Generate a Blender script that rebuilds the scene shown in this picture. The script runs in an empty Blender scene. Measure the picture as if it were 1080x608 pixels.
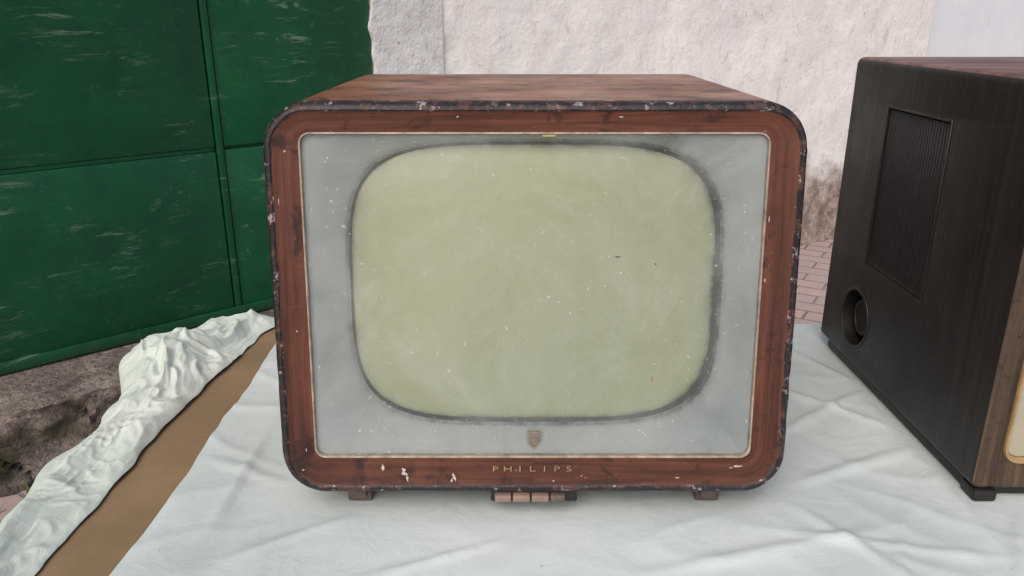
import bpy, bmesh, math, random
from mathutils import Vector, Matrix, noise
random.seed(4)
S=bpy.context.scene
def srgb(r,g,b):
    f=lambda c:(c/255/12.92) if c/255<=0.04045 else ((c/255+0.055)/1.055)**2.4
    return (f(r),f(g),f(b),1)
# ---------- node helpers ----------
class M:
    def __init__(s,name,rough=0.6,spec=0.5,metal=0):
        s.m=bpy.data.materials.new(name); s.m.use_nodes=True
        s.nt=s.m.node_tree; s.b=s.nt.nodes['Principled BSDF']
        s.b.inputs['Roughness'].default_value=rough
        s.b.inputs['Specular IOR Level'].default_value=spec
        s.b.inputs['Metallic'].default_value=metal
        s.tc=s.nt.nodes.new('ShaderNodeTexCoord')
    def n(s,t,**k):
        x=s.nt.nodes.new(t)
        for a,b in k.items(): setattr(x,a,b)
        return x
    def l(s,a,b): s.nt.links.new(a,b)
    def vec(s,kind='Object',scale=(1,1,1),loc=(0,0,0),rot=(0,0,0)):
        mp=s.n('ShaderNodeMapping'); mp.inputs['Scale'].default_value=scale
        mp.inputs['Location'].default_value=loc; mp.inputs['Rotation'].default_value=rot
        s.l(s.tc.outputs[kind],mp.inputs['Vector']); return mp.outputs[0]
    def noise(s,vec,scale=5,detail=6,rough=0.6,dist=0):
        x=s.n('ShaderNodeTexNoise'); s.l(vec,x.inputs['Vector'])
        x.inputs['Scale'].default_value=scale; x.inputs['Detail'].default_value=min(5,detail)
        x.inputs['Roughness'].default_value=rough; x.inputs['Distortion'].default_value=dist
        return x.outputs['Fac']
    def ramp(s,fac,stops):
        x=s.n('ShaderNodeValToRGB'); e=x.color_ramp.elements
        while len(e)<len(stops): e.new(0.5)
        for el,(p,c) in zip(e,stops):
            el.position=p; el.color=c if not isinstance(c,(int,float)) else (c,c,c,1)
        s.l(fac,x.inputs[0]); return x.outputs[0]
    def mix(s,fac,a,b,mode='MIX'):
        x=s.n('ShaderNodeMix',data_type='RGBA',blend_type=mode)
        for i,v in ((0,fac),(6,a),(7,b)):
            if isinstance(v,(int,float,tuple)): x.inputs[i].default_value=v
            else: s.l(v,x.inputs[i])
        return x.outputs[2]
    def math(s,op,a,b=0.0,c=None,clamp=False):
        x=s.n('ShaderNodeMath',operation=op); x.use_clamp=clamp
        for i,v in ((0,a),(1,b),(2,c)):
            if v is None: continue
            if isinstance(v,(int,float)): x.inputs[i].default_value=v
            else: s.l(v,x.inputs[i])
        return x.outputs[0]
    def attr(s,name):
        x=s.n('ShaderNodeAttribute'); x.attribute_name=name; return x.outputs['Fac']
    def sep(s,kind='Object'):
        x=s.n('ShaderNodeSeparateXYZ'); s.l(s.tc.outputs[kind],x.inputs[0]); return x.outputs
    def col(s,c):
        if isinstance(c,tuple): s.b.inputs['Base Color'].default_value=c
        else: s.l(c,s.b.inputs['Base Color'])
    def rough(s,c): s.l(c,s.b.inputs['Roughness'])
    def bump(s,h,strength=0.3,dist=0.002):
        x=s.n('ShaderNodeBump'); x.inputs['Strength'].default_value=strength
        x.inputs['Distance'].default_value=dist; s.l(h,x.inputs['Height']); s.l(x.outputs[0],s.b.inputs['Normal'])

def wood(name,dark,mid,light,kind='UV',scale=(6,90,90),rough=0.38,chip=None,chipth=0.68,dirt=None,dirtth=0.6,bump=0.25,off=(0,0,0),bigamt=0.45,spec=0.5,scratch=None):
    m=M(name,rough,spec)
    v=m.vec(kind,scale,off); n1=m.noise(v,1,8,0.65,0.6)
    v2=m.vec(kind,tuple(x*0.2 for x in scale),off); n2=m.noise(v2,1.3,3,0.6,0.8)
    f=m.math('ADD',m.math('MULTIPLY',n1,0.6),m.math('MULTIPLY',n2,0.4))
    c=m.ramp(f,[(0.36,dark),(0.5,mid),(0.64,light)])
    vo=m.vec('Object')
    big=m.noise(vo,7,5,0.65)
    c=m.mix(m.ramp(big,[(0.35,bigamt),(0.6,0.0)]),c,dark)
    if dirt:
        c=m.mix(m.ramp(m.noise(vo,17,9,0.72,0.4),[(dirtth,0.0),(dirtth+0.08,0.8)]),c,dirt)
    if chip:
        c=m.mix(m.ramp(m.noise(vo,95,7,0.7,0.3),[(chipth,0.0),(chipth+0.03,0.85)]),c,chip)
    if scratch:
        sc=m.noise(m.vec('Object',(30,30,160),(1,5,2),(0,math.radians(62),0)),1,4,0.75,0.6)
        c=m.mix(m.ramp(sc,[(0.66,0.0),(0.72,0.5)]),c,scratch)
    m.col(c)
    m.rough(m.ramp(big,[(0.3,rough+0.18),(0.7,rough-0.05)]))
    m.bump(f,bump,0.0012)
    return m.m

# ---------- mesh helpers ----------
def mkobj(name,verts,faces,mats,fmat=None,uvs=None,smooth=True,angle=35):
    me=bpy.data.meshes.new(name); me.from_pydata([tuple(v) for v in verts],[],faces)
    for m in mats: me.materials.append(m)
    if fmat:
        for p,i in zip(me.polygons,fmat): p.material_index=i
    if uvs:
        ul=me.uv_layers.new(name='UVMap')
        for p in me.polygons:
            for li,uv in zip(p.loop_indices,uvs[p.index]): ul.data[li].uv=uv
    if smooth:
        for p in me.polygons: p.use_smooth=True
        me.set_sharp_from_angle(angle=math.radians(angle))
    o=bpy.data.objects.new(name,me); S.collection.objects.link(o); return o
def fixn(o):
    bm=bmesh.new(); bm.from_mesh(o.data); bmesh.ops.recalc_face_normals(bm,faces=bm.faces); bm.to_mesh(o.data); bm.free()
def vattr(ob,name,fn):
    a=ob.data.attributes.new(name,'FLOAT','POINT')
    for i,v in enumerate(ob.data.vertices): a.data[i].value=fn(i,v.co)
def group(name,loc,children,rot=0):
    e=bpy.data.objects.new(name,None); S.collection.objects.link(e)
    e.location=loc; e.empty_display_size=0.1
    for c in children:
        c.parent=e; c.matrix_parent_inverse=Matrix.Translation(Vector(loc)).inverted()
    return e
def box(name,x0,x1,y0,y1,z0,z1,mat,bev=0.003,seg=2):
    bm=bmesh.new(); bmesh.ops.create_cube(bm,size=1)
    for v in bm.verts:
        v.co=Vector(((x0+x1)/2+v.co.x*(x1-x0),(y0+y1)/2+v.co.y*(y1-y0),(z0+z1)/2+v.co.z*(z1-z0)))
    if bev: bmesh.ops.bevel(bm,geom=bm.edges[:],offset=bev,segments=seg,affect='EDGES',profile=0.5)
    me=bpy.data.meshes.new(name); bm.to_mesh(me); bm.free(); me.materials.append(mat)
    for p in me.polygons: p.use_smooth=True
    me.set_sharp_from_angle(angle=math.radians(40))
    o=bpy.data.objects.new(name,me); S.collection.objects.link(o); return o
def join(name,objs):
    bm=bmesh.new(); mats=[]
    for o in objs:
        off=[]
        for m in o.data.materials:
            if m not in mats: mats.append(m)
            off.append(mats.index(m))
        b=bmesh.new(); b.from_mesh(o.data); 
        for f in b.faces: f.material_index=off[f.material_index] if off else 0
        t=bpy.data.meshes.new('t'); b.to_mesh(t); b.free(); t.transform(o.matrix_basis); bm.from_mesh(t)
        bpy.data.meshes.remove(t); bpy.data.objects.remove(o)
    me=bpy.data.meshes.new(name); bm.to_mesh(me); bm.free()
    for m in mats: me.materials.append(m)
    me.set_sharp_from_angle(angle=math.radians(40))
    o=bpy.data.objects.new(name,me); S.collection.objects.link(o); return o

def rr(cx,cz,hw,hh,r,nc=10,ns=24):
    P=[]
    def line(a,b,n):
        for i in range(n): P.append((a[0]+(b[0]-a[0])*i/n,a[1]+(b[1]-a[1])*i/n))
    def arc(c,a0):
        for i in range(nc):
            a=math.radians(a0+90*i/nc); P.append((c[0]+r*math.cos(a),c[1]+r*math.sin(a)))
    x0,x1,z0,z1=cx-hw,cx+hw,cz-hh,cz+hh
    line((cx,z0),(x1-r,z0),ns//2); arc((x1-r,z0+r),-90)
    line((x1,z0+r),(x1,z1-r),ns); arc((x1-r,z1-r),0)
    line((x1-r,z1),(x0+r,z1),ns); arc((x0+r,z1-r),90)
    line((x0,z1-r),(x0,z0+r),ns); arc((x0+r,z0+r),180)
    line((x0+r,z0),(cx,z0),ns//2)
    return P
def sup(ref,hw0,hh0,rcx,rcz,cx,cz,a,b,n):
    P=[]
    for x,z in ref:
        dx,dz=(x-rcx)/hw0,(z-rcz)/hh0
        k=(abs(dx)**n+abs(dz)**n)**(1/n)
        P.append((cx+a*dx/k,cz+b*dz/k))
    return P
def loft(name,rings,mats,strip,cap0=None,cap1=None,angle=35):
    N=len(rings[0]); V=[v for r in rings for v in r]; F=[];FM=[];UV=[]
    per=[0]
    big=max(rings,key=lambda r:sum((r[i]-r[i-1]).length for i in range(N)))
    for i in range(N): per.append(per[-1]+(big[(i+1)%N]-big[i]).length)
    vv=[0]
    for k in range(1,len(rings)):
        vv.append(vv[-1]+(rings[k][N//2]-rings[k-1][N//2]).length)
    for k in range(len(rings)-1):
        for i in range(N):
            j=(i+1)%N
            F.append((k*N+i,k*N+j,(k+1)*N+j,(k+1)*N+i)); FM.append(strip[k])
            UV.append([(per[i],vv[k]),(per[i+1],vv[k]),(per[i+1],vv[k+1]),(per[i],vv[k+1])])
    if cap0 is not None:
        F.append(tuple(range(N))[::-1]); FM.append(cap0); UV.append([(rings[0][i].x,rings[0][i].z) for i in range(N)][::-1])
    if cap1 is not None:
        b=(len(rings)-1)*N; F.append(tuple(b+i for i in range(N))); FM.append(cap1); UV.append([(rings[-1][i].x,rings[-1][i].z) for i in range(N)])
    o=mkobj(name,V,F,mats,FM,UV,True,angle); return o

# ================= materials =================
m_frame=wood('frame_veneer',srgb(54,31,25),srgb(94,54,42),srgb(114,70,55),'UV',(5,150,1),0.5,chip=srgb(172,154,146),chipth=0.69,dirt=srgb(42,27,24),dirtth=0.54,spec=0.3,scratch=srgb(134,104,92))
m_top=wood('cabinet_veneer',srgb(92,58,43),srgb(144,93,69),srgb(170,120,94),'UV',(4,60,1),0.38,chip=srgb(50,36,30),chipth=0.61,dirt=srgb(60,42,36),dirtth=0.52,scratch=srgb(176,140,120))
def edge_mat():
    m=M('worn_black_edge',0.5); v=m.vec('Object')
    c=m.ramp(m.noise(v,48,8,0.75,0.5),[(0.0,srgb(22,18,20)),(0.53,srgb(32,25,28)),(0.58,srgb(84,54,44)),(0.66,srgb(58,40,36))])
    c=m.mix(m.ramp(m.noise(m.vec('Object',(1,1,1),(3,1,2)),62,7,0.78),[(0.585,0.0),(0.62,0.85)]),c,srgb(162,154,156))
    m.col(c); m.bump(m.noise(v,70,6,0.7),0.6,0.003); return m.m
m_edge=edge_mat()
def simple(name,c,rough=0.5,metal=0,var=0.25,sc=30,spec=0.5,bump=0.0):
    m=M(name,rough,spec,metal); v=m.vec('Object')
    d=tuple(x*(1-var) for x in c[:3])+(1,); h=tuple(min(1,x*(1+var*0.6)) for x in c[:3])+(1,)
    f=m.noise(v,sc,4,0.65); m.col(m.ramp(f,[(0.3,d),(0.7,h)]))
    if bump: m.bump(f,bump,0.002)
    return m.m
m_brass=simple('pale_trim',srgb(168,152,136),0.5,0.1,0.5,60)
m_gold=simple('tarnished_letters',srgb(160,136,110),0.45,0.4,0.45,200)
m_black=simple('black_plinth',srgb(30,27,27),0.5,0,0.4,40)
m_dark=simple('rubber_gasket',srgb(60,70,71),0.6,0,0.4,40)
m_key=simple('key_plastic',srgb(142,120,108),0.4,0,0.2,60)
m_foot=simple('foot_metal',srgb(104,92,84),0.55,0.2,0.4,60)
m_white=simple('white_paint_splash',srgb(200,186,178),0.7,0,0.2,200)
m_back=simple('fibreboard_back',srgb(88,66,50),0.8,0,0.2,30)
def mask_mat():
    m=M('grey_mask_paint',0.5,0.4); v=m.vec('Object')
    c=m.ramp(m.noise(v,9,5,0.6),[(0.3,srgb(152,160,164)),(0.7,srgb(174,181,185))])
    c=m.mix(m.ramp(m.noise(v,160,5,0.7),[(0.66,0.0),(0.72,0.5)]),c,srgb(205,208,205))
    g_=m.math('MULTIPLY',m.attr('rim_shade'),m.ramp(m.noise(v,38,5,0.75,0.6),[(0.32,0.35),(0.6,1.25)]),clamp=True)
    c=m.mix(g_,c,srgb(68,78,81))  # paints the gap's shadow into the mask rim, broken up like grime
    m.col(c); return m.m
m_mask=mask_mat()
def crt_mat():
    m=M('crt_phosphor_glass',0.28,0.5); v=m.vec('Object')
    c=m.ramp(m.noise(v,3.5,3,0.5),[(0.3,srgb(176,183,154)),(0.7,srgb(191,195,164))])
    st=m.noise(m.vec('Object',(60,1,3)),1,4,0.6)
    c=m.mix(m.ramp(st,[(0.45,0.0),(0.75,0.12)]),c,srgb(208,212,200))
    c=m.mix(m.ramp(m.noise(v,420,3,0.6),[(0.70,0.0),(0.74,0.5)]),c,srgb(218,220,206))
    g_=m.math('MULTIPLY',m.attr('rim_shade'),m.ramp(m.noise(v,42,5,0.75,0.6),[(0.32,0.35),(0.6,1.25)]),clamp=True)
    c=m.mix(g_,c,srgb(74,86,83))  # same shadow painted into the tube's rim colour, with smudgy noise
    m.col(c); m.b.inputs['Roughness'].default_value=0.33; return m.m
m_crt=crt_mat()
def glass_mat():
    m=M('dusty_safety_glass'); nt=m.nt; nt.nodes.remove(m.b)
    out=[x for x in nt.nodes if x.type=='OUTPUT_MATERIAL'][0]
    tr=m.n('ShaderNodeBsdfTransparent'); tr.inputs[0].default_value=(0.95,0.97,0.96,1)
    gl=m.n('ShaderNodeBsdfGlossy'); gl.inputs['Roughness'].default_value=0.06
    di=m.n('ShaderNodeBsdfDiffuse'); di.inputs[0].default_value=(0.70,0.72,0.71,1)
    fr=m.n('ShaderNodeFresnel'); fr.inputs[0].default_value=1.45
    a=m.n('ShaderNodeMixShader'); m.l(fr.outputs[0],a.inputs[0]); m.l(tr.outputs[0],a.inputs[1]); m.l(gl.outputs[0],a.inputs[2])
    v=m.vec('Object')
    d1=m.ramp(m.noise(v,6,5,0.72,0.6),[(0.35,0.02),(0.7,0.24)])
    d2=m.ramp(m.noise(v,210,3,0.7),[(0.65,0.0),(0.71,0.45)])
    d=m.math('ADD',d1,d2,clamp=True)
    b=m.n('ShaderNodeMixShader'); m.l(d,b.inputs[0]); m.l(a.outputs[0],b.inputs[1]); m.l(di.outputs[0],b.inputs[2])
    m.l(b.outputs[0],out.inputs[0]); return m.m
m_glass=glass_mat()
def sheet_mat():
    m=M('white_sheet',0.5,0.35); v=m.vec('Object')
    c=m.ramp(m.noise(v,3,5,0.6),[(0.3,srgb(190,202,201)),(0.7,srgb(212,220,219))])
    c=m.mix(m.ramp(m.noise(m.vec('Object',(1,1,1),(5,2,0)),6,7,0.75),[(0.52,0.0),(0.72,0.4)]),c,srgb(168,176,173))
    c=m.mix(m.ramp(m.noise(v,110,4,0.7),[(0.69,0.0),(0.72,0.55)]),c,srgb(120,112,100))
    m.col(c)
    m.bump(m.noise(v,15,5,0.62,1.0),0.42,0.005)
    return m.m
m_sheet=sheet_mat()
def bunch_mat():
    m=M('white_cloth',0.9,0.1); v=m.vec('Object')
    m.col(m.ramp(m.noise(v,5,5,0.6),[(0.3,srgb(190,203,194)),(0.7,srgb(211,219,212))]))
    m.bump(m.noise(v,34,5,0.66,0.8),0.5,0.004); return m.m
m_bunch=bunch_mat()
m_card=simple('cardboard',srgb(136,114,85),0.85,0,0.18,9)
m_tablewood=simple('table_board',srgb(120,92,66),0.7,0,0.2,12)

# ================= camera =================
cam=bpy.data.cameras.new('camera'); co=bpy.data.objects.new('camera',cam); S.collection.objects.link(co)
cam.lens=36*831/1080; cam.sensor_width=36; cam.clip_end=500; cam.clip_start=0.02
CZ=1.1; co.location=(0,0,CZ); co.rotation_euler=(math.radians(90-19),0,0); S.camera=co
TZ=CZ-0.585   # table top

# ================= main television =================
TX,TY,TC=0.026,0.8515,CZ-0.316
LEAN=0.1226
def P(x,z,d): return Vector((x,TY+LEAN*z+d,TC+z))
def ring(pts,d): return [P(x,z,d) for x,z in pts]
YB=1.325
def ringb(pts,y): return [Vector((x,y,TC+z)) for x,z in pts]
HW,HH,R=0.3035,0.230,0.052
ZO=-0.002
gx,gz,ghw,ghh,gr=TX-0.001,0.0035,0.2605,0.1895,0.011
def o(off): return rr(TX,ZO,HW-off,HH-off,R-off)
def g(off,r=None): return rr(gx,gz,ghw+off,ghh+off,(gr+off) if r is None else r)
def lerp(a,b,t): return [(p[0]+(q[0]-p[0])*t,p[1]+(q[1]-p[1])*t) for p,q in zip(a,b)]
w0=o(0.010); w1=g(0.0022)
rings=[ringb(o(0.03),YB),ringb(o(0.006),YB),ringb(o(0.0),YB-0.006)]
rings+= [ [Vector((x,(TY+LEAN*z+0.022)*(1-t)+(YB-0.006)*t,TC+z)) for x,z in o(0)] for t in (0.66,0.33)]
def jig(pts,amp,sd):   # worn, slightly chewed arris
    out=[]
    for x,z in pts:
        n=noise.noise((x*60,z*60,sd))+0.6*noise.noise((x*150,z*150,sd+3)); cx_,cz_=TX,0
        L=math.hypot(x-cx_,z-cz_); out.append((x-(x-cx_)/L*amp*max(0,n),z-(z-cz_)/L*amp*max(0,n)))
    return out
rings+= [ring(o(0),0.020),ring(jig(o(0),0.0014,1),0.008),ring(jig(o(0.0015),0.0024,2),0.0035),ring(jig(o(0.0045),0.0014,4),0.0005),ring(jig(o(0.008),0.002,5),0.0),ring(jig(o(0.009),0.002,5),0.0012),ring(jig(w0,0.002,5),0.002)]
rings+= [ring(lerp(w0,w1,t),0.002+0.003*t) for t in (0.33,0.66,1)]
rings+= [ring(g(0.0019),0.0044),ring(g(0.0015),0.0041),ring(g(0.0007),0.0041),ring(g(0),0.0048),ring(g(0),0.013)]
strip=[3,1,0,0,0]+[1]*6+[2]*3+[4]*5
cab=loft('cabinet',rings,[m_top,m_edge,m_frame,m_back,m_brass],strip,cap0=3)
# mask
NEXP=4.1
ccx,ccz,ca,cb=TX+0.0005,0.0130,0.2205,0.1710
outer=g(0); NR=len(outer)
inner=sup(outer,ghw,ghh,gx,gz,ccx,ccz,ca,cb,NEXP)
def bias(v):  # makes the painted rim shade heavier towards top and right
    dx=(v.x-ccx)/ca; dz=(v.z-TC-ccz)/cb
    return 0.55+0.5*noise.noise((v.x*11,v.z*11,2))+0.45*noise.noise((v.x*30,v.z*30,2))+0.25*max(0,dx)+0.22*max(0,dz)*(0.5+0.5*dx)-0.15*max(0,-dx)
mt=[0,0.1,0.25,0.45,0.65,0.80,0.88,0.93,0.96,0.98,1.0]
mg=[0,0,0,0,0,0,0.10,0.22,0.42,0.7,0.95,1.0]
mr=[ring(lerp(outer,inner,t),0.0125+0.016*(t**1.5)) for t in mt]
inner2=sup(outer,ghw,ghh,gx,gz,ccx,ccz,ca-0.0025,cb-0.0025,NEXP)
mr.append(ring(inner2,0.031))
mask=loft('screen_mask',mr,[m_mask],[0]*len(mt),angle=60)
vattr(mask,'rim_shade',lambda i,v: max(0,min(1.2,mg[i//NR]*bias(v)*1.2)))  # weight of the shadow painted between mask and tube
tx_,tz_=ccx-0.0012,ccz-0.0008      # tube sits a touch off-centre in its opening
in3=sup(outer,ghw,ghh,gx,gz,tx_,tz_,ca-0.0058,cb-0.0058,NEXP)
gask=loft('screen_gasket',[ring(inner2,0.031),ring(lerp(inner2,in3,0.4),0.0335),ring(in3,0.036)],[m_dark],[0,0],angle=60)
cr=[]; ss=[1.0,0.99,0.98,0.965,0.94,0.9,0.8,0.68,0.55,0.42,0.3,0.18,0.08,0.02]
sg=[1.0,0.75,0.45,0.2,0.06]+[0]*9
for s in ss:
    q=sup(outer,ghw,ghh,gx,gz,tx_,tz_,(ca-0.0053)*s,(cb-0.0053)*s,2+(NEXP-2)*s)
    cr.append(ring(q,0.0375-0.017*(1-s*s)**0.9))
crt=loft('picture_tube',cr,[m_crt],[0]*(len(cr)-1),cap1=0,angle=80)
vattr(crt,'rim_shade',lambda i,v: max(0,min(1.2,sg[i//NR]*bias(v)*1.1)))  # painted shadow fading inwards from the tube edge
gp=loft('safety_glass',[ring(g(-0.0003),0.0075),ring(rr(gx,gz,ghw*0.5,ghh*0.5,0.01),0.0075)],[m_glass],[0],cap1=0)
parts=[cab,mask,gask,crt,gp]
# plinth, feet, keys
zb=TC+ZO-HH
parts.append(box('plinth',TX-0.215,TX+0.215,0.865,1.24,TZ+0.014,zb-0.0006,m_black,0.002))
for i,(fx,w) in enumerate(((-0.193,0.03),(0.247,0.03))):
    f1=box('f',fx-w/2,fx+w/2,0.858,0.90,TZ+0.003,zb+0.001,m_foot,0.003)
    f2=box('f',fx-0.010,fx+0.010,0.850,0.865,TZ+0.012,zb+0.001,m_foot,0.002)
    f3=box('f',fx-w/2,fx+w/2,1.21,1.25,TZ+0.003,zb+0.001,m_foot,0.003)
    parts.append(join('foot_%d'%(i+1),[f1,f2,f3]))
parts.append(box('control_housing',TX-0.052,TX+0.054,0.831,0.88,zb-0.016,zb-0.0005,m_black,0.002))
kx=TX-0.047
for i,(w,mm) in enumerate(((0.022,m_key),(0.023,m_key),(0.023,m_key),(0.020,m_foot))):
    parts.append(box('key_%d'%(i+1),kx,kx+w-0.002,0.8235,0.84,zb-0.0125,zb-0.003,mm,0.0018)); kx+=w
def letters(txt,cx,cz,size,gap,mat):
    out=[]
    x=cx-gap*(len(txt)-1)/2
    for ch in txt:
        cu=bpy.data.curves.new('l','FONT'); cu.body=ch; cu.size=size; cu.extrude=0.0011; cu.align_x='CENTER'; cu.align_y='CENTER'; cu.offset=0.0
        ob=bpy.data.objects.new('l',cu); S.collection.objects.link(ob)
        bpy.context.view_layer.update()
        me=bpy.data.meshes.new_from_object(ob.evaluated_get(bpy.context.evaluated_depsgraph_get()))
        bpy.data.objects.remove(ob)
        me.transform(Matrix.Diagonal((1.4,0.85,1,1)))
        me.transform(Matrix.Translation(P(x,cz,0.0018))@Matrix.Rotation(math.radians(90-7),4,'X'))
        me.materials.clear(); me.materials.append(mat)
        oo=bpy.data.objects.new('l',me); S.collection.objects.link(oo); out.append(oo); x+=gap
    return out
parts.append(join('badge_letters',letters('PHILIPS',TX-0.0015,-0.2005,0.0115,0.0148,m_gold)))
def plate(name,pts,d,th,mat):
    n=len(pts); V=[P(x,z,d) for x,z in pts]+[P(x,z,d-th) for x,z in pts]
    F=[tuple(range(n,2*n))]+[(i,(i+1)%n,n+(i+1)%n,n+i) for i in range(n)]
    ob=mkobj(name,V,F,[mat],None,None,False); fixn(ob); return ob
ex,ez=TX+0.0005,-0.1695
sh=[(-.0080,.0105),(.0080,.0105),(.0083,-.001),(.0064,-.0062),(.003,-.0098),(0,-.0118),(-.003,-.0098),(-.0064,-.0062),(-.0083,-.001)]
e1=plate('e',[(ex+x,ez+z) for x,z in sh],0.0165,0.004,m_gold)
m_gold2=simple('emblem_inlay',srgb(128,98,80),0.5,0.3,0.3,200)
e2=plate('e',[(ex+x*.8,ez+.0005+z*.8) for x,z in sh],0.0125,0.0004,m_gold2)
def circ(cx,cz,r,n=16): return [(cx+r*math.cos(6.2832*i/n),cz+r*math.sin(6.2832*i/n)) for i in range(n)]
e3=plate('e',circ(ex,ez-0.001,0.0038),0.0121,0.0005,m_gold)
e4=plate('e',[(ex-.005,ez+.0055),(ex+.005,ez+.0055),(ex+.005,ez+.0068),(ex-.005,ez+.0068)],0.0121,0.0005,m_gold)
e5=plate('e',[(ex-.0045,ez-.0016),(ex+.0045,ez-.0016),(ex+.0045,ez-.0006),(ex-.0045,ez-.0006)],0.0116,0.0003,m_gold2)
parts.append(join('shield_emblem',[e1,e2,e3,e4,e5]))
def splat(cx,cz,rx,rz,d,mat,seed):
    random.seed(seed); n=18; pts=[]
    for i in range(n):
        a=6.2832*i/n; k=random.uniform(0.3,1.15)
        pts.append((cx+rx*k*math.cos(a),cz+rz*k*math.sin(a)))
    V=[P(x,z,d+0.0002) for x,z in pts]+[P(cx,cz,d-0.0003)]
    return mkobj('s',V,[(i,(i+1)%n,n) for i in range(n)],[mat],None,None,True)
sp=[]
for i,(x,z,rx,rz) in enumerate([(-.156,-.1985,.0018,.0055),(-.131,-.204,.003,.0065),(-.127,-.212,.0016,.005),(-.129,-.207,.004,.0018),(-.070,-.211,.0026,.0060),(-.073,-.216,.0014,.003),
        (.272,-.197,.006,.0016),(.264,-.199,.003,.0010),(-.252,-.202,.002,.0016),(-.247,-.176,.0012,.003),(-.252,.175,.002,.0012),(.279,-.14,.001,.003),(-.250,-.03,.001,.002),(.05,-.216,.002,.001),(.290,.03,.001,.003),
        (-.27,.05,.001,.004),(-.262,.12,.0008,.005),(.29,.1,.0008,.004),(.12,.212,.004,.0008),(-.06,.212,.002,.001),(.2,-.212,.003,.0008)]):
    sp.append(splat(x,z,rx,rz,0.0016,m_white,i))
parts.append(join('paint_splashes',sp))
m_spot=simple('dark_spot',srgb(40,36,32),0.7)
m_red=simple('red_speck',srgb(170,110,80),0.7)
mk=[splat(.1215,.0555,.0060,.0009,0.0070,m_spot,21),splat(.165,.0475,.0014,.0012,0.0070,m_spot,22),splat(-.172,.055,.0008,.0012,0.0070,m_spot,23),
    splat(.166,-.090,.0009,.005,0.0070,m_red,24),splat(.168,-.072,.0009,.0014,0.0070,m_white,25),splat(-.075,-.080,.0008,.0025,0.0070,m_white,26)]
parts.append(join('glass_marks',mk))
m_yel=simple('yellow_clip',srgb(176,164,96),0.5)
parts.append(plate('retaining_clip',[(TX+.008,.1905),(TX+.022,.1905),(TX+.022,.1925),(TX+.008,.1925)],0.0058,0.0018,m_yel))
bc=loft('back_cover',[ringb(rr(TX,0,0.262,0.19,0.03),YB+0.001),ringb(rr(TX,0,0.20,0.15,0.04),YB+0.035),ringb(rr(TX,0,0.10,0.09,0.04),YB+0.075)],[m_back],[0,0],cap1=0)
parts.append(bc)
group('television',(TX,1.05,TZ),parts)

# ================= second television =================
X0,X1=0.580,1.19; Y0,Y1=0.860,1.377; Z0,Z1=TZ+0.020,CZ-0.0635
cx2,cz2=(X0+X1)/2,(Z0+Z1)/2; hw2,hh2=(X1-X0)/2,(Z1-Z0)/2
m_side=wood('dark_stained_wood',srgb(24,20,19),srgb(31,27,25),srgb(41,36,33),'Object',(40,160,6),0.4,chip=srgb(100,90,82),chipth=0.72,bump=0.6,bigamt=0.15,scratch=srgb(66,58,54))
m_top2=wood('reddish_top_wood',srgb(74,50,44),srgb(118,88,80),srgb(142,112,104),'Object',(6,60,60),0.45,bump=0.3)
m_front2=wood('front_wood',srgb(42,31,23),srgb(78,60,43),srgb(108,86,62),'Object',(190,20,4),0.5,chip=srgb(40,28,21),chipth=0.60,bump=0.7)
def q(off,r): return rr(cx2,cz2,hw2-off,hh2-off,r,6,24)
def r2(pts,y): return [Vector((x,y,z)) for x,z in pts]
fx0,fx1,fz0,fz1=X0+0.040,X1-0.04,Z0+0.042,Z1-0.04
fq=lambda off,r: rr((fx0+fx1)/2,(fz0+fz1)/2,(fx1-fx0)/2-off,(fz1-fz0)/2-off,r,6,24)
m_gold_trim=simple('gold_trim',srgb(176,146,104),0.4,0.4,0.25,60)
R2=[r2(q(0.004,0.010),Y1),r2(q(0,0.012),Y1-0.004),r2(q(0,0.012),Y0+0.005),r2(q(0.0015,0.0105),Y0+0.0015),r2(q(0.005,0.008),Y0),
    r2(fq(-0.007,0.022),Y0+0.004),r2(fq(-0.006,0.021),Y0+0.001),r2(fq(-0.003,0.018),Y0+0.001),r2(fq(0,0.015),Y0+0.005),r2(fq(0,0.015),Y0+0.02)]
body=loft('cabinet',R2,[m_side,m_top2,m_front2,m_back,m_gold_trim],[0,0,0,2,2,4,4,4,4],cap0=3,cap1=4,angle=35)
fixn(body)
for p in body.data.polygons:
    if p.material_index==0 and (p.normal.z>0.75 or p.center.z>Z1-0.003): p.material_index=1
def cutter(ob,cut):
    md=ob.modifiers.new('b','BOOLEAN'); md.operation='DIFFERENCE'; md.object=cut; md.solver='EXACT'
    bpy.context.view_layer.update()
    me=bpy.data.meshes.new_from_object(ob.evaluated_get(bpy.context.evaluated_depsgraph_get()))
    ob.modifiers.clear(); ob.data=me; bpy.data.objects.remove(cut)
def cyl(name,c,r,h,mat,axis='X',n=48,r2_=None):
    bm=bmesh.new(); bmesh.ops.create_cone(bm,cap_ends=True,segments=n,radius1=r,radius2=r if r2_ is None else r2_,depth=h)
    rot=Matrix.Rotation(math.radians(90),4,'Y') if axis=='X' else Matrix.Identity(4)
    bmesh.ops.transform(bm,matrix=Matrix.Translation(c)@rot,verts=bm.verts)
    me=bpy.data.meshes.new(name); bm.to_mesh(me); bm.free(); me.materials.append(mat)
    for p in me.polygons: p.use_smooth=True
    me.set_sharp_from_angle(angle=math.radians(40))
    ob=bpy.data.objects.new(name,me); S.collection.objects.link(ob); return ob
KC=Vector((X0,1.246,CZ-0.482)); KR=0.049
m_hole=simple('dark_recess',srgb(14,12,12),0.7,0,0.3,40)
cutter(body,cyl('c',KC,KR,0.06,m_hole))
cutter(body,box('c',X0-0.01,X0+0.012,1.054,1.238,CZ-0.382,CZ-0.132,m_hole,0))
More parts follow.
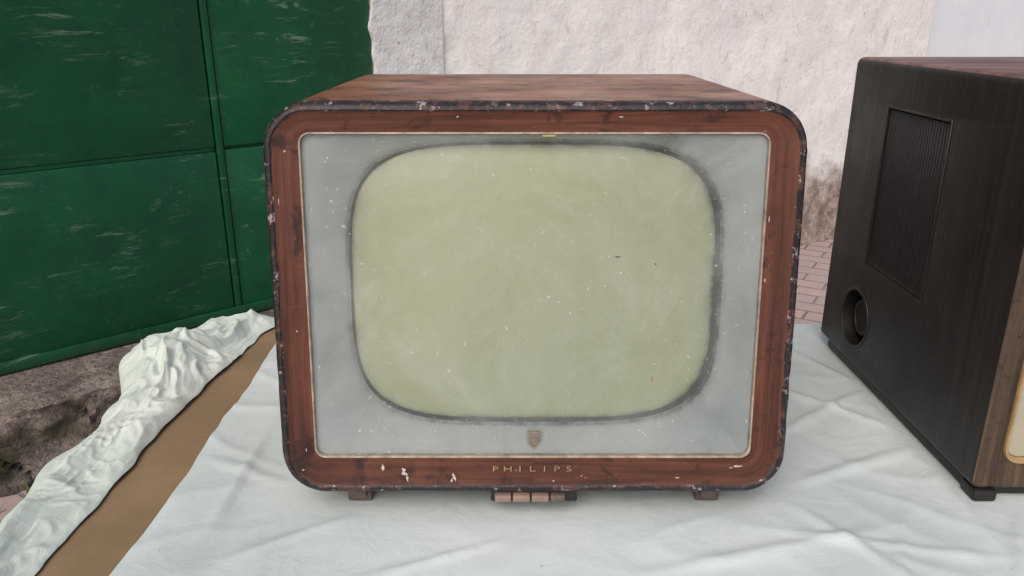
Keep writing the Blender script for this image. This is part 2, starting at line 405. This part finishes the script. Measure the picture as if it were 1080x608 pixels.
for p in body.data.polygons:      # flat cabinet walls stay flat-shaded after the cuts
    if abs(p.normal.x)>0.999 or abs(p.normal.z)>0.999 or abs(p.normal.y)>0.9: p.use_smooth=False
body.data.set_sharp_from_angle(angle=math.radians(25))
parts2=[body]
gm=simple('grille_slat',srgb(25,21,21),0.55,0,0.3,60)
sl=[]
ny=24
for i in range(ny):
    y=1.0585+i*(1.2335-1.0585)/(ny-1)
    sl.append(box('s',X0+0.0025,X0+0.010,y-0.0026,y+0.0026,CZ-0.372,CZ-0.134,gm,0.0010,1))
for i in range(ny-1):
    y=1.0585+(i+0.5)*(1.2335-1.0585)/(ny-1)
    V=[(X0+0.002,y-0.0037,CZ-0.3815),(X0+0.002,y+0.0037,CZ-0.3815),(X0+0.002,y,CZ-0.369),(X0+0.010,y-0.0037,CZ-0.3815),(X0+0.010,y+0.0037,CZ-0.3815),(X0+0.010,y,CZ-0.369)]
    ob=mkobj('t',V,[(0,1,2),(3,5,4),(0,2,5,3),(1,4,5,2),(0,3,4,1)],[m_side],None,None,False); fixn(ob); sl.append(ob)
for a in ((1.0505,1.0545,CZ-0.386,CZ-0.128),(1.2375,1.2415,CZ-0.386,CZ-0.128)):
    sl.append(box('s',X0-0.0012,X0+0.004,a[0],a[1],a[2],a[3],m_side,0.0008,1))
sl.append(box('s',X0-0.0010,X0+0.004,1.0547,1.2373,CZ-0.1325,CZ-0.1285,m_side,0.0008,1))
parts2.append(join('speaker_grille',sl))
def torus(name,c,R_,r_,mat,n=48,k=10,sx=1):
    V=[];F=[]
    for i in range(n):
        a=6.28318*i/n
        for j in range(k):
            b=6.28318*j/k
            rad=R_+r_*math.cos(b); V.append((c[0]+r_*math.sin(b)*sx,c[1]+rad*math.cos(a),c[2]+rad*math.sin(a)))
            F.append((i*k+j,((i+1)%n)*k+j,((i+1)%n)*k+(j+1)%k,i*k+(j+1)%k))
    ob=mkobj(name,V,F,[mat],None,None,True); fixn(ob); return ob
parts2.append(torus('control_ring',KC,KR+0.001,0.0028,m_black,sx=0.7))
parts2.append(join('control_knob',[cyl('k',KC+Vector((0.022,0,0)),0.030,0.016,m_hole),torus('k',KC+Vector((0.014,0,0)),0.028,0.003,m_black)]))
parts2.append(box('base_skirt',X0+0.008,X1-0.008,Y0+0.012,Y1-0.02,TZ+0.004,Z0+0.0015,m_black,0.004))
parts2.append(box('front_foot',X0+0.004,X0+0.034,Y0-0.004,Y0+0.03,TZ+0.003,Z0-0.0008,m_black,0.004))
m_cream=simple('cream_mask',srgb(170,163,145),0.6,0,0.1,20)
mc=((fx0+fx1)/2,(fz0+fz1)/2); fh=((fx1-fx0)/2,(fz1-fz0)/2)
ref=fq(0.0005,0.015)
si=sup(ref,fh[0],fh[1],mc[0],mc[1],mc[0],mc[1],fh[0]*0.84,fh[1]*0.86,4)
parts2.append(loft('screen_mask',[r2(ref,Y0+0.008),r2(lerp(ref,si,0.5),Y0+0.010),r2(si,Y0+0.0165)],[m_cream],[0,0],angle=60))
c2=[]
for s in (1,0.95,0.85,0.7,0.5,0.3,0.1): c2.append(r2(sup(ref,fh[0],fh[1],mc[0],mc[1],mc[0],mc[1],fh[0]*0.84*s,fh[1]*0.86*s,2+2*s),Y0+0.0172-0.010*(1-s*s)))
parts2.append(loft('picture_tube',c2,[m_crt],[0]*6,cap1=0,angle=80))
group('television.001',(cx2,1.12,TZ),parts2)

# ================= table, cardboard, sheets =================
TXL,TXR,TYF,TYB=-0.595,1.62,0.36,1.465
tb=[box('board',TXL,TXR,TYF,TYB,TZ-0.03,TZ,m_tablewood,0.003)]
for i,(x,y) in enumerate(((TXL+.06,TYF+.06),(TXR-.06,TYF+.06),(TXL+.06,TYB-.06),(TXR-.06,TYB-.06))):
    tb.append(box('leg_%d'%(i+1),x-.025,x+.025,y-.025,y+.025,0.0,TZ-0.0305,m_tablewood,0.003))
tb.append(box('apron',TXL+.04,TXR-.04,TYB-.075,TYB-.05,TZ-.11,TZ-0.0305,m_tablewood,0.002))
group('table',((TXL+TXR)/2,(TYF+TYB)/2,0),tb)
V=[];F=[]
nx,ny=10,40
for j in range(ny+1):
    for i in range(nx+1):
        x=-0.575+0.215*i/nx; y=0.37+1.08*j/ny
        V.append((x,y,TZ+0.0035+0.0012*noise.noise((x*6,y*5,3))))
n0=len(V)
V+=[(a,b,TZ+0.0006) for a,b,c in V]
for j in range(ny):
    for i in range(nx):
        a=j*(nx+1)+i; F.append((a,a+1,a+nx+2,a+nx+1))
for j in range(ny):
    for i in (0,nx):
        a=j*(nx+1)+i; F.append((a,a+nx+1,n0+a+nx+1,n0+a))
for i in range(nx):
    for j in (0,ny):
        a=j*(nx+1)+i; F.append((a,a+1,n0+a+1,n0+a))
cb_=mkobj('cardboard_sheet',V,F,[m_card]); fixn(cb_)

def ridge(x,y,sx,sy,ang,seed,w=0.22):
    c,s=math.cos(ang),math.sin(ang); u=(x*c+y*s)*sx; v=(-x*s+y*c)*sy
    wx=0.35*noise.noise((x*3,y*3,seed+9)); 
    n=abs(noise.noise((u+wx,v+wx,seed)))
    return max(0,1-n/w)**1.8
def seg(x,y,ax,ay,bx,by,w):
    dx,dy=bx-ax,by-ay; L=dx*dx+dy*dy; t=((x-ax)*dx+(y-ay)*dy)/L
    if t<-0.1 or t>1.1: return 0
    tt=max(0,min(1,t)); d=math.hypot(x-ax-dx*t,y-ay-dy*t)+0.006*noise.noise((x*12,y*12,5))
    return math.exp(-(d/w)**2)*max(0,math.sin(math.pi*max(0,min(1,(t+0.1)/1.2))))**0.8
SEG=[(-.36,.80,-.36,1.05,.004,.004),(-.33,.74,-.20,.82,.008,.003),(.15,.72,.45,.80,.009,.004),(.30,.80,.55,.74,.008,.004),(.38,.90,.56,.98,.009,.005),(.36,1.0,.57,1.16,.009,.006),
     (.40,1.20,.56,1.05,.008,.005),(.36,1.30,.56,1.36,.009,.006),(.42,.70,.50,.86,.008,.004),(-.42,.95,-.30,.90,.010,.003),(.36,.84,.44,.70,.007,.004),(.45,1.42,.56,1.22,.009,.006),(.55,.70,.62,.82,.008,.005),(-.18,.70,-.02,.77,.006,.003)]
def smooth(a,b,x):
    t=max(0,min(1,(x-a)/(b-a))); return t*t*(3-2*t)
def sheet_h(x,y):
    h=0.0
    r=0.75+0.5*smooth(0.2,0.5,x)
    h+=r*0.0045*ridge(x,y,2.2,6.0,math.radians(62),1.3,0.35)*max(0,0.5+noise.noise((x*2,y*2,8)))
    h+=r*0.0036*ridge(x,y,3.0,9.0,math.radians(-35),5.1,0.22)*max(0,0.4+noise.noise((x*2.3,y*2.3,18)))
    h+=r*0.0046*ridge(x,y,2.5,8.0,math.radians(12),7.7,0.22)*max(0,0.3+noise.noise((x*3,y*2.3,28)))
    h+=0.0030*(noise.noise((x*5,y*5,2))+0.6)
    for ax,ay,bx,by,w,a in SEG: h+=a*seg(x,y,ax,ay,bx,by,w)
    return h
def edge_left(y): return -0.438+0.010*noise.noise((y*4,1,1))+0.004*noise.noise((y*20,1,1))
V=[];F=[]
step=0.0055
nx=int((TXR+0.43)/step)+40; ny=int((TYB-TYF)/step)+80
xs0=-0.44
for j in range(ny+1):
    s=(j-40)*step
    for i in range(nx+1):
        ax=i*step
        y=TYF+s; drop=0; yy=y
        if y<TYF: drop=TYF-y; yy=TYF-0.006
        if y>TYB: drop=y-TYB; yy=TYB+0.006
        x=xs0+ax; xx=x
        if i<6: xx=x+(edge_left(y)+0.44)*(1-i/6.0)
        if x>TXR: drop+=x-TXR; xx=TXR+0.006
        if drop==0:
            h=sheet_h(x,y)
            under=smooth(TX-.30,TX-.26,x)*(1-smooth(TX+.26,TX+.30,x))*smooth(.80,.86,y)*(1-smooth(1.30,1.34,y))
            under=max(under,smooth(X0-.02,X0+.01,x)*smooth(Y0-.03,Y0,y)*(1-smooth(Y1,Y1+.03,y)))
            h*=1-0.95*under
            lift=0.0045*(1-smooth(-0.37,-0.33,x))
            z=TZ+0.0018+h+lift
            if i<3: z-=0.0012*(3-i)/3
        else:
            z=TZ-drop; wob=0.018*noise.noise((x*9,y*2 if drop else 0,4))*min(1,drop*12)
            if y<TYF: yy-=abs(wob)
            elif y>TYB: yy+=abs(wob)
            else: xx+=abs(wob)
        V.append((xx,yy,z))
for j in range(ny):
    for i in range(nx):
        a=j*(nx+1)+i; F.append((a,a+1,a+nx+2,a+nx+1))
sh_=mkobj('table_sheet',V,F,[m_sheet],angle=180)

def interp(tab,x):
    if x<=tab[0][0]: return tab[0][1]
    for (a,b),(c,d) in zip(tab,tab[1:]):
        if x<=c:
            t=(x-a)/(c-a); t=t*t*(3-2*t); return b+(d-b)*t
    return tab[-1][1]
XR=[(.4,-.545),(.75,-.522),(.88,-.518),(1.03,-.517),(1.15,-.507),(1.28,-.492),(1.40,-.482),(1.47,-.455)]
XL=[(.4,-.61),(.78,-.605),(.86,-.612),(.95,-.632),(1.02,-.612),(1.12,-.62),(1.22,-.645),(1.30,-.685),(1.35,-.69),(1.40,-.625),(1.5,-.605)]
V=[];F=[]
nu,nv=170,380
def crease(x,y,f,sd,w):
    n=noise.noise((x*f,y*f,sd)); return (1-min(1,abs(n)/w))
for j in range(nv+1):
    y=0.42+1.065*j/nv
    xr=interp(XR,y)+0.006*noise.noise((y*22,0,5)); xl=interp(XL,y)+0.010*noise.noise((y*14,0,7))
    for i in range(nu+1):
        t=i/nu*1.7
        if t<=1:
            x=xr+(xl-xr)*t
            env=math.sin(math.pi*min(1,t*0.93+0.02))**0.6
            wv=noise.noise((x*7,y*6,2)); wu=noise.noise((x*6,y*7,21))
            a_=x+0.030*wv; b_=y+0.05*wu
            f1=crease(a_*2.2+b_*0.35,b_*0.45,6,1.5,0.40)
            f2=crease(a_*1.6-b_*0.9,b_*1.1+a_*0.6,8,6.5,0.30)
            f4=crease(a_*1.0+b_*1.1,b_*0.7-a_*1.4,15,12.5,0.25)
            f5=crease(a_*1.8-b_*0.6,b_*1.2+a_*0.8,27,4.5,0.3)
            k1=0.6+0.6*smooth(1.0,1.22,y)
            h=env*(0.009+0.016*f1+0.011*f2*k1+0.006*f4*k1+0.0026*f5+0.008*wv)
            h*=0.85+0.55*math.exp(-((y-1.26)/0.12)**2)
            h*=1-0.35*smooth(1.36,1.46,y)
            h=max(0.0,h)
            z=TZ+0.0045+h; X=x; Y=y
            X+=0.010*env*wu; Y+=0.010*wv
            last=(X,z,h)
        else:
            dd=(t-1)*0.32
            base=last
            X=base[0]-0.02*math.sin(min(1,dd/0.03)*math.pi/2)+0.014*noise.noise((y*14,dd*5,3))*min(1,dd*15)
            z=base[1]-dd*(0.6+0.4*min(1,dd/0.03))
            Y=y+0.01*noise.noise((dd*8,y*8,5))
        V.append((X,Y,z))
for j in range(nv):
    for i in range(nu):
        a=j*(nu+1)+i; F.append((a,a+nu+1,a+nu+2,a+1))
bun=mkobj('crumpled_cloth',V,F,[m_bunch],angle=180)

# ================= facade =================
PHI=math.atan(0.89); PO=Vector((-1.33,1.86,0))
MF=Matrix.Translation(PO)@Matrix.Rotation(PHI,4,'Z')
ZD=CZ-0.879
def door_mat():
    m=M('green_door_paint',0.45,0.45); v=m.vec('Object')
    c=m.ramp(m.noise(v,3,5,0.6),[(0.3,srgb(7,68,40)),(0.7,srgb(13,88,52))])
    c=m.mix(m.ramp(m.noise(m.vec('Object',(1,1,1),(4,0,1)),9,5,0.7),[(0.5,0.0),(0.7,0.5)]),c,srgb(6,50,34))
    sc=m.noise(m.vec('Object',(5,5,40),(0.3,0,0.1),(0,math.radians(6),0)),1,5,0.82,0.9)
    big=m.noise(m.vec('Object',(1,1,1.6),(7.1,0,2.2)),3.3,4,0.65)
    f=m.math('MULTIPLY',m.ramp(sc,[(0.55,0.0),(0.64,1.0)]),m.ramp(big,[(0.50,0.0),(0.62,0.8)]))
    c=m.mix(f,c,srgb(122,146,130))
    f2=m.math('MULTIPLY',m.ramp(m.noise(m.vec('Object',(14,14,22),(2,0,5)),1,5,0.8,0.6),[(0.61,0.0),(0.65,1.0)]),0.5)
    c=m.mix(f2,c,srgb(84,110,92))
    z=m.sep()[2]; gr=m.math('ADD',m.math('MULTIPLY',m.noise(v,12,5,0.7),0.35),m.math('MULTIPLY',z,-1.0))
    c=m.mix(m.ramp(m.math('ADD',gr,0.4),[(0.3,0.0),(0.45,0.6)]),c,srgb(52,66,48))
    m.col(c); m.rough(m.ramp(big,[(0.3,0.38),(0.7,0.6)]))
    m.bump(m.math('ADD',m.noise(m.vec('Object',(1,1,1)),3.0,2,0.5),m.math('MULTIPLY',m.noise(v,120,3,0.7),0.03)),0.35,0.03); return m.m
m_door=door_mat()
AV=0.636; ZBAR=CZ-0.362; AE=1.175
dp=[box('backing',-2.6,AE-0.01,0.012,0.05,ZD,2.55,m_door,0),
    box('lower_panel',-2.6,AV-0.004,-0.004,0.011,ZD+0.004,ZBAR-0.007,m_door,0.003),
    box('upper_panel',-2.6,AV-0.004,-0.004,0.011,ZBAR+0.007,2.5,m_door,0.003),
    box('cross_rail',-2.6,AV-0.006,0.001,0.011,ZBAR-0.0065,ZBAR+0.0065,m_door,0.002),
    box('leaf_strip',AV+0.001,AV+0.020,-0.007,0.011,ZD+0.004,2.5,m_door,0.003),
    box('lower_panel_b',AV+0.023,AE,-0.001,0.011,ZD+0.004,ZBAR-0.005,m_door,0.003),
    box('upper_panel_b',AV+0.023,AE,-0.001,0.011,ZBAR+0.005,2.5,m_door,0.003),
    box('bottom_rail',-2.6,AE,-0.012,-0.0075,ZD+0.003,ZD+0.035,m_door,0.002)]
for d_ in dp: d_.matrix_world=MF
e=bpy.data.objects.new('metal_garage_door',None); S.collection.objects.link(e); e.matrix_world=MF
bpy.context.view_layer.update()
for d_ in dp: d_.parent=e; d_.matrix_parent_inverse=MF.inverted()

def plaster(name,base,base2,stain,stain_h=0.0,bump=0.6,amt=0.55):
    m=M(name,0.9,0.2); v=m.vec('Object')
    c=m.ramp(m.noise(v,4,5,0.65),[(0.3,base2),(0.65,base)])
    c=m.mix(m.ramp(m.noise(m.vec('Object',(1,1,1),(3,3,3)),11,5,0.75,0.5),[(0.55,0.0),(0.70,amt)]),c,stain)
    c=m.mix(m.ramp(m.noise(m.vec('Object',(5,5,1.2),(1,3,3)),4,5,0.75,0.5),[(0.58,0.0),(0.70,amt)]),c,stain)
    c=m.mix(m.ramp(m.noise(v,42,5,0.75),[(0.64,0.0),(0.675,0.75)]),c,srgb(128,98,84))
    if stain_h>0:
        z=m.sep()[2]
        hh=m.math('ADD',z,m.math('MULTIPLY',m.noise(v,5,5,0.7),-0.9*stain_h*2))
        f=m.ramp(m.math('ADD',hh,0.5),[(0.5-0.35*stain_h,0.92),(0.5+0.15*stain_h,0.0)])
        dirt=m.ramp(m.noise(v,18,5,0.75),[(0.35,srgb(88,72,63)),(0.5,srgb(140,121,108)),(0.65,srgb(178,166,156))])
        c=m.mix(f,c,dirt)
    m.col(c)
    hgt=m.math('ADD',m.noise(v,8,5,0.65),m.math('MULTIPLY',m.noise(v,50,4,0.7),0.35))
    m.bump(hgt,bump,0.02); return m.m
m_wall=plaster('white_plaster',srgb(240,237,235),srgb(226,222,220),srgb(194,181,175),0.44,0.45)
m_pier=plaster('grey_plaster',srgb(228,227,226),srgb(207,206,205),srgb(174,168,164),0.3,0.6)
m_wall2=plaster('blue_white_plaster',srgb(226,230,236),srgb(218,223,231),srgb(206,211,220),0.3,0.12,0.3)
def wallbox(name,x0,x1,z0,z1,ydepth,mat,Mx,rough=0.0,edge=0.0,res=0.03,seed=0):
    nx=max(2,int((x1-x0)/res)); nz=max(2,int((z1-z0)/res)); V=[];F=[]
    for k in range(nz+1):
        for i in range(nx+1):
            x=x0+(x1-x0)*i/nx; z=z0+(z1-z0)*k/nz
            y=ydepth-rough*(noise.fractal((x*3+seed,z*3,seed),1.0,2.0,5))
            if i==0: x+=edge*noise.fractal((z*9,seed,1),1.0,2.0,5)
            V.append((x,y,z))
    for k in range(nz):
        for i in range(nx):
            a=k*(nx+1)+i; F.append((a,a+1,a+nx+2,a+nx+1))
    def side(idx):
        st=len(V)
        for a in idx: V.append((V[a][0],0.30,V[a][2]))
        for b in range(len(idx)-1): F.append((idx[b],idx[b+1],st+b+1,st+b))
    side([k*(nx+1) for k in range(nz+1)]); side([k*(nx+1)+nx for k in range(nz+1)])
    side([nz*(nx+1)+i for i in range(nx+1)]); side([i for i in range(nx+1)])
    ob=mkobj(name,V,F,[mat],angle=50); fixn(ob)
    ob.matrix_world=Mx; return ob
pier=wallbox('plaster_pier',AE+0.003,1.45,0,3.2,-0.016,m_pier,MF,0.005,0.022,0.012,3)
lint=wallbox('door_lintel',-2.6,AE,2.56,3.2,-0.02,m_pier,MF,0.004,0,0.06,5)
leftw=wallbox('plaster_wall',-6.0,-2.62,0,3.2,-0.02,m_wall,MF,0.005,0,0.06,6)
W0=MF@Vector((1.44,0,0)); PHI2=math.atan2(3.93-W0.y,1.60-W0.x)
MW=Matrix.Translation(W0)@Matrix.Rotation(PHI2,4,'Z')
wl=wallbox('white_wall',0.0,2.80,0,3.2,0.0,m_wall,MW,0.010,0.0,0.02,11)
wr=wallbox('neighbour_wall',2.804,9.0,0,3.2,0.05,m_wall2,MW,0.003,0,0.06,12)

def step_mat():
    m=M('rough_concrete',0.95,0.2); v=m.vec('Object')
    c=m.ramp(m.noise(v,9,5,0.75,0.4),[(0.32,srgb(104,92,86)),(0.5,srgb(150,137,129)),(0.68,srgb(186,175,168))])
    c=m.mix(m.ramp(m.noise(v,70,5,0.75),[(0.38,0.7),(0.5,0.0)]),c,srgb(72,62,57))
    z=m.sep()[2]
    f=m.math('MULTIPLY',m.ramp(m.noise(m.vec('Object',(1,1,1),(2,2,2)),6,5,0.7),[(0.48,0.0),(0.58,0.9)]),m.ramp(m.math('MULTIPLY',z,3.0),[(0.2,1.0),(0.6,0.0)]))
    c=m.mix(f,c,srgb(66,74,42))
    low=m.ramp(z,[(0.0,0.35),(0.18,0.0)]); c=m.mix(low,c,srgb(74,67,62))
    m.col(c); m.bump(m.math('ADD',m.noise(v,34,5,0.8),m.noise(v,110,4,0.7)),1.0,0.015); return m.m
m_step=step_mat()
V=[];F=[]
SD=0.205; nprof=46; na=300; a0,a1=-2.6,1.9
for i in range(na+1):
    a=a0+(a1-a0)*i/na
    for k in range(nprof+1):
        s=k/nprof
        if s<0.45: y=0.06-(SD+0.06)*(s/0.45); z=ZD-0.001-0.010*(s/0.45)
        else: y=-SD; z=(ZD-0.011)*(1-(s-0.45)/0.55)-0.01*((s-0.45)/0.55)
        n=noise.fractal((a*5,y*5,z*5),0.8,2.1,6); n2=noise.noise((a*2.2,z*3,4))
        nh=noise.fractal((a*22,y*22,z*22),0.7,2.1,4)
        if s<0.45:
            w=smooth(0.05,0.45,s); z+=0.012*n*w+0.004*nh*w-0.010*w*w*w; y+=0.018*n*w
        else:
            cr_=max(0,1-abs(noise.noise((a*4+z*3,z*6,9)))/0.07)
            y+=-0.024*n-0.010*nh-0.020*n2+0.03*cr_*smooth(0.5,0.6,s)-0.035*smooth(0.75,1.0,s)*(0.5+n2); z+=0.006*n-0.010*(1-smooth(0.45,0.52,s))
        V.append((a,y,z))
for i in range(na):
    for k in range(nprof):
        b=i*(nprof+1)+k; F.append((b,b+1,b+nprof+2,b+nprof+1))
stp=mkobj('concrete_step',V,F,[m_step],angle=60); fixn(stp); stp.matrix_world=MF

m_weed=simple('weed_green',srgb(78,100,42),0.7,0,0.4,60)
V=[];F=[]
random.seed(9)
def blade(base,ln,w,az,bend):
    d=Vector((math.cos(az),math.sin(az),0)); sd=Vector((-d.y,d.x,0)); st=len(V)
    for k in range(5):
        t=k/4; p=base+d*(bend*ln*t*t)+Vector((0,0,ln*t*(1-0.35*t*bend)))
        ww=w*(1-t)**0.7
        V.append(p+sd*ww); V.append(p-sd*ww)
    for k in range(4): F.append((st+2*k,st+2*k+1,st+2*k+3,st+2*k+2))
for c_,n_ in ((0.11,130),(0.02,30),(-0.2,40),(0.2,40),(0.32,40),(0.5,30)):
    for _ in range(n_):
        p=MF@Vector((c_+random.gauss(0,0.03),-SD-0.055-abs(random.gauss(0,0.018)),-0.002))
        blade(p,random.uniform(0.015,0.06),random.uniform(0.0015,0.0045),random.uniform(0,6.28),random.uniform(0.2,1.0))
weed=mkobj('weed_tuft',V,F,[m_weed])

def ground_mat():
    m=M('pavement_bricks',0.9,0.25)
    v=m.vec('Object',(1,1,1),(0,0,0),(0,0,math.radians(31)))
    br=m.n('ShaderNodeTexBrick'); m.l(v,br.inputs['Vector'])
    br.inputs['Scale'].default_value=1.0; br.inputs['Brick Width'].default_value=0.20; br.inputs['Row Height'].default_value=0.10
    br.inputs['Mortar Size'].default_value=0.006; br.inputs['Mortar Smooth'].default_value=0.3
    br.inputs['Color1'].default_value=srgb(182,154,150); br.inputs['Color2'].default_value=srgb(164,148,144); br.inputs['Mortar'].default_value=srgb(112,103,100)
    vo=m.vec('Object')
    c=m.mix(m.ramp(m.noise(vo,3,5,0.7),[(0.4,0.0),(0.65,0.65)]),br.outputs['Color'],srgb(162,156,152))
    c=m.mix(m.ramp(m.noise(vo,40,5,0.75),[(0.55,0.0),(0.7,0.5)]),c,srgb(112,102,97))
    m.col(c)
    h=m.math('ADD',m.math('MULTIPLY',br.outputs['Fac'],-1.0),m.math('MULTIPLY',m.noise(vo,60,3,0.7),0.5)); m.bump(h,0.6,0.006); return m.m
gr=mkobj('ground',[(-90,-90,0),(90,-90,0),(90,90,0),(-90,90,0)],[(0,1,2,3)],[ground_mat()],None,None,False)

# ================= light =================
w=bpy.data.worlds.new('World'); S.world=w; w.use_nodes=True
nt=w.node_tree; bg=nt.nodes['Background']; sky=nt.nodes.new('ShaderNodeTexSky'); sky.sky_type='NISHITA'; sky.sun_disc=False
EL,AZ=44,200
sky.sun_elevation=math.radians(EL); sky.sun_rotation=math.radians(AZ); sky.air_density=1.0; sky.dust_density=4.5; sky.ozone_density=0.8
nt.links.new(sky.outputs[0],bg.inputs[0]); bg.inputs[1].default_value=0.145
sl_=bpy.data.lights.new('sun','SUN'); sl_.energy=1.1; sl_.angle=math.radians(50); sl_.color=(1,0.98,0.95)
so=bpy.data.objects.new('sun',sl_); S.collection.objects.link(so)
dv=Vector((math.sin(math.radians(AZ))*math.cos(math.radians(EL)),math.cos(math.radians(AZ))*math.cos(math.radians(EL)),math.sin(math.radians(EL))))
so.rotation_euler=dv.to_track_quat('Z','Y').to_euler(); so.location=dv*10
S.view_settings.view_transform='Standard'; S.view_settings.look='None'; S.view_settings.exposure=0; S.view_settings.gamma=1
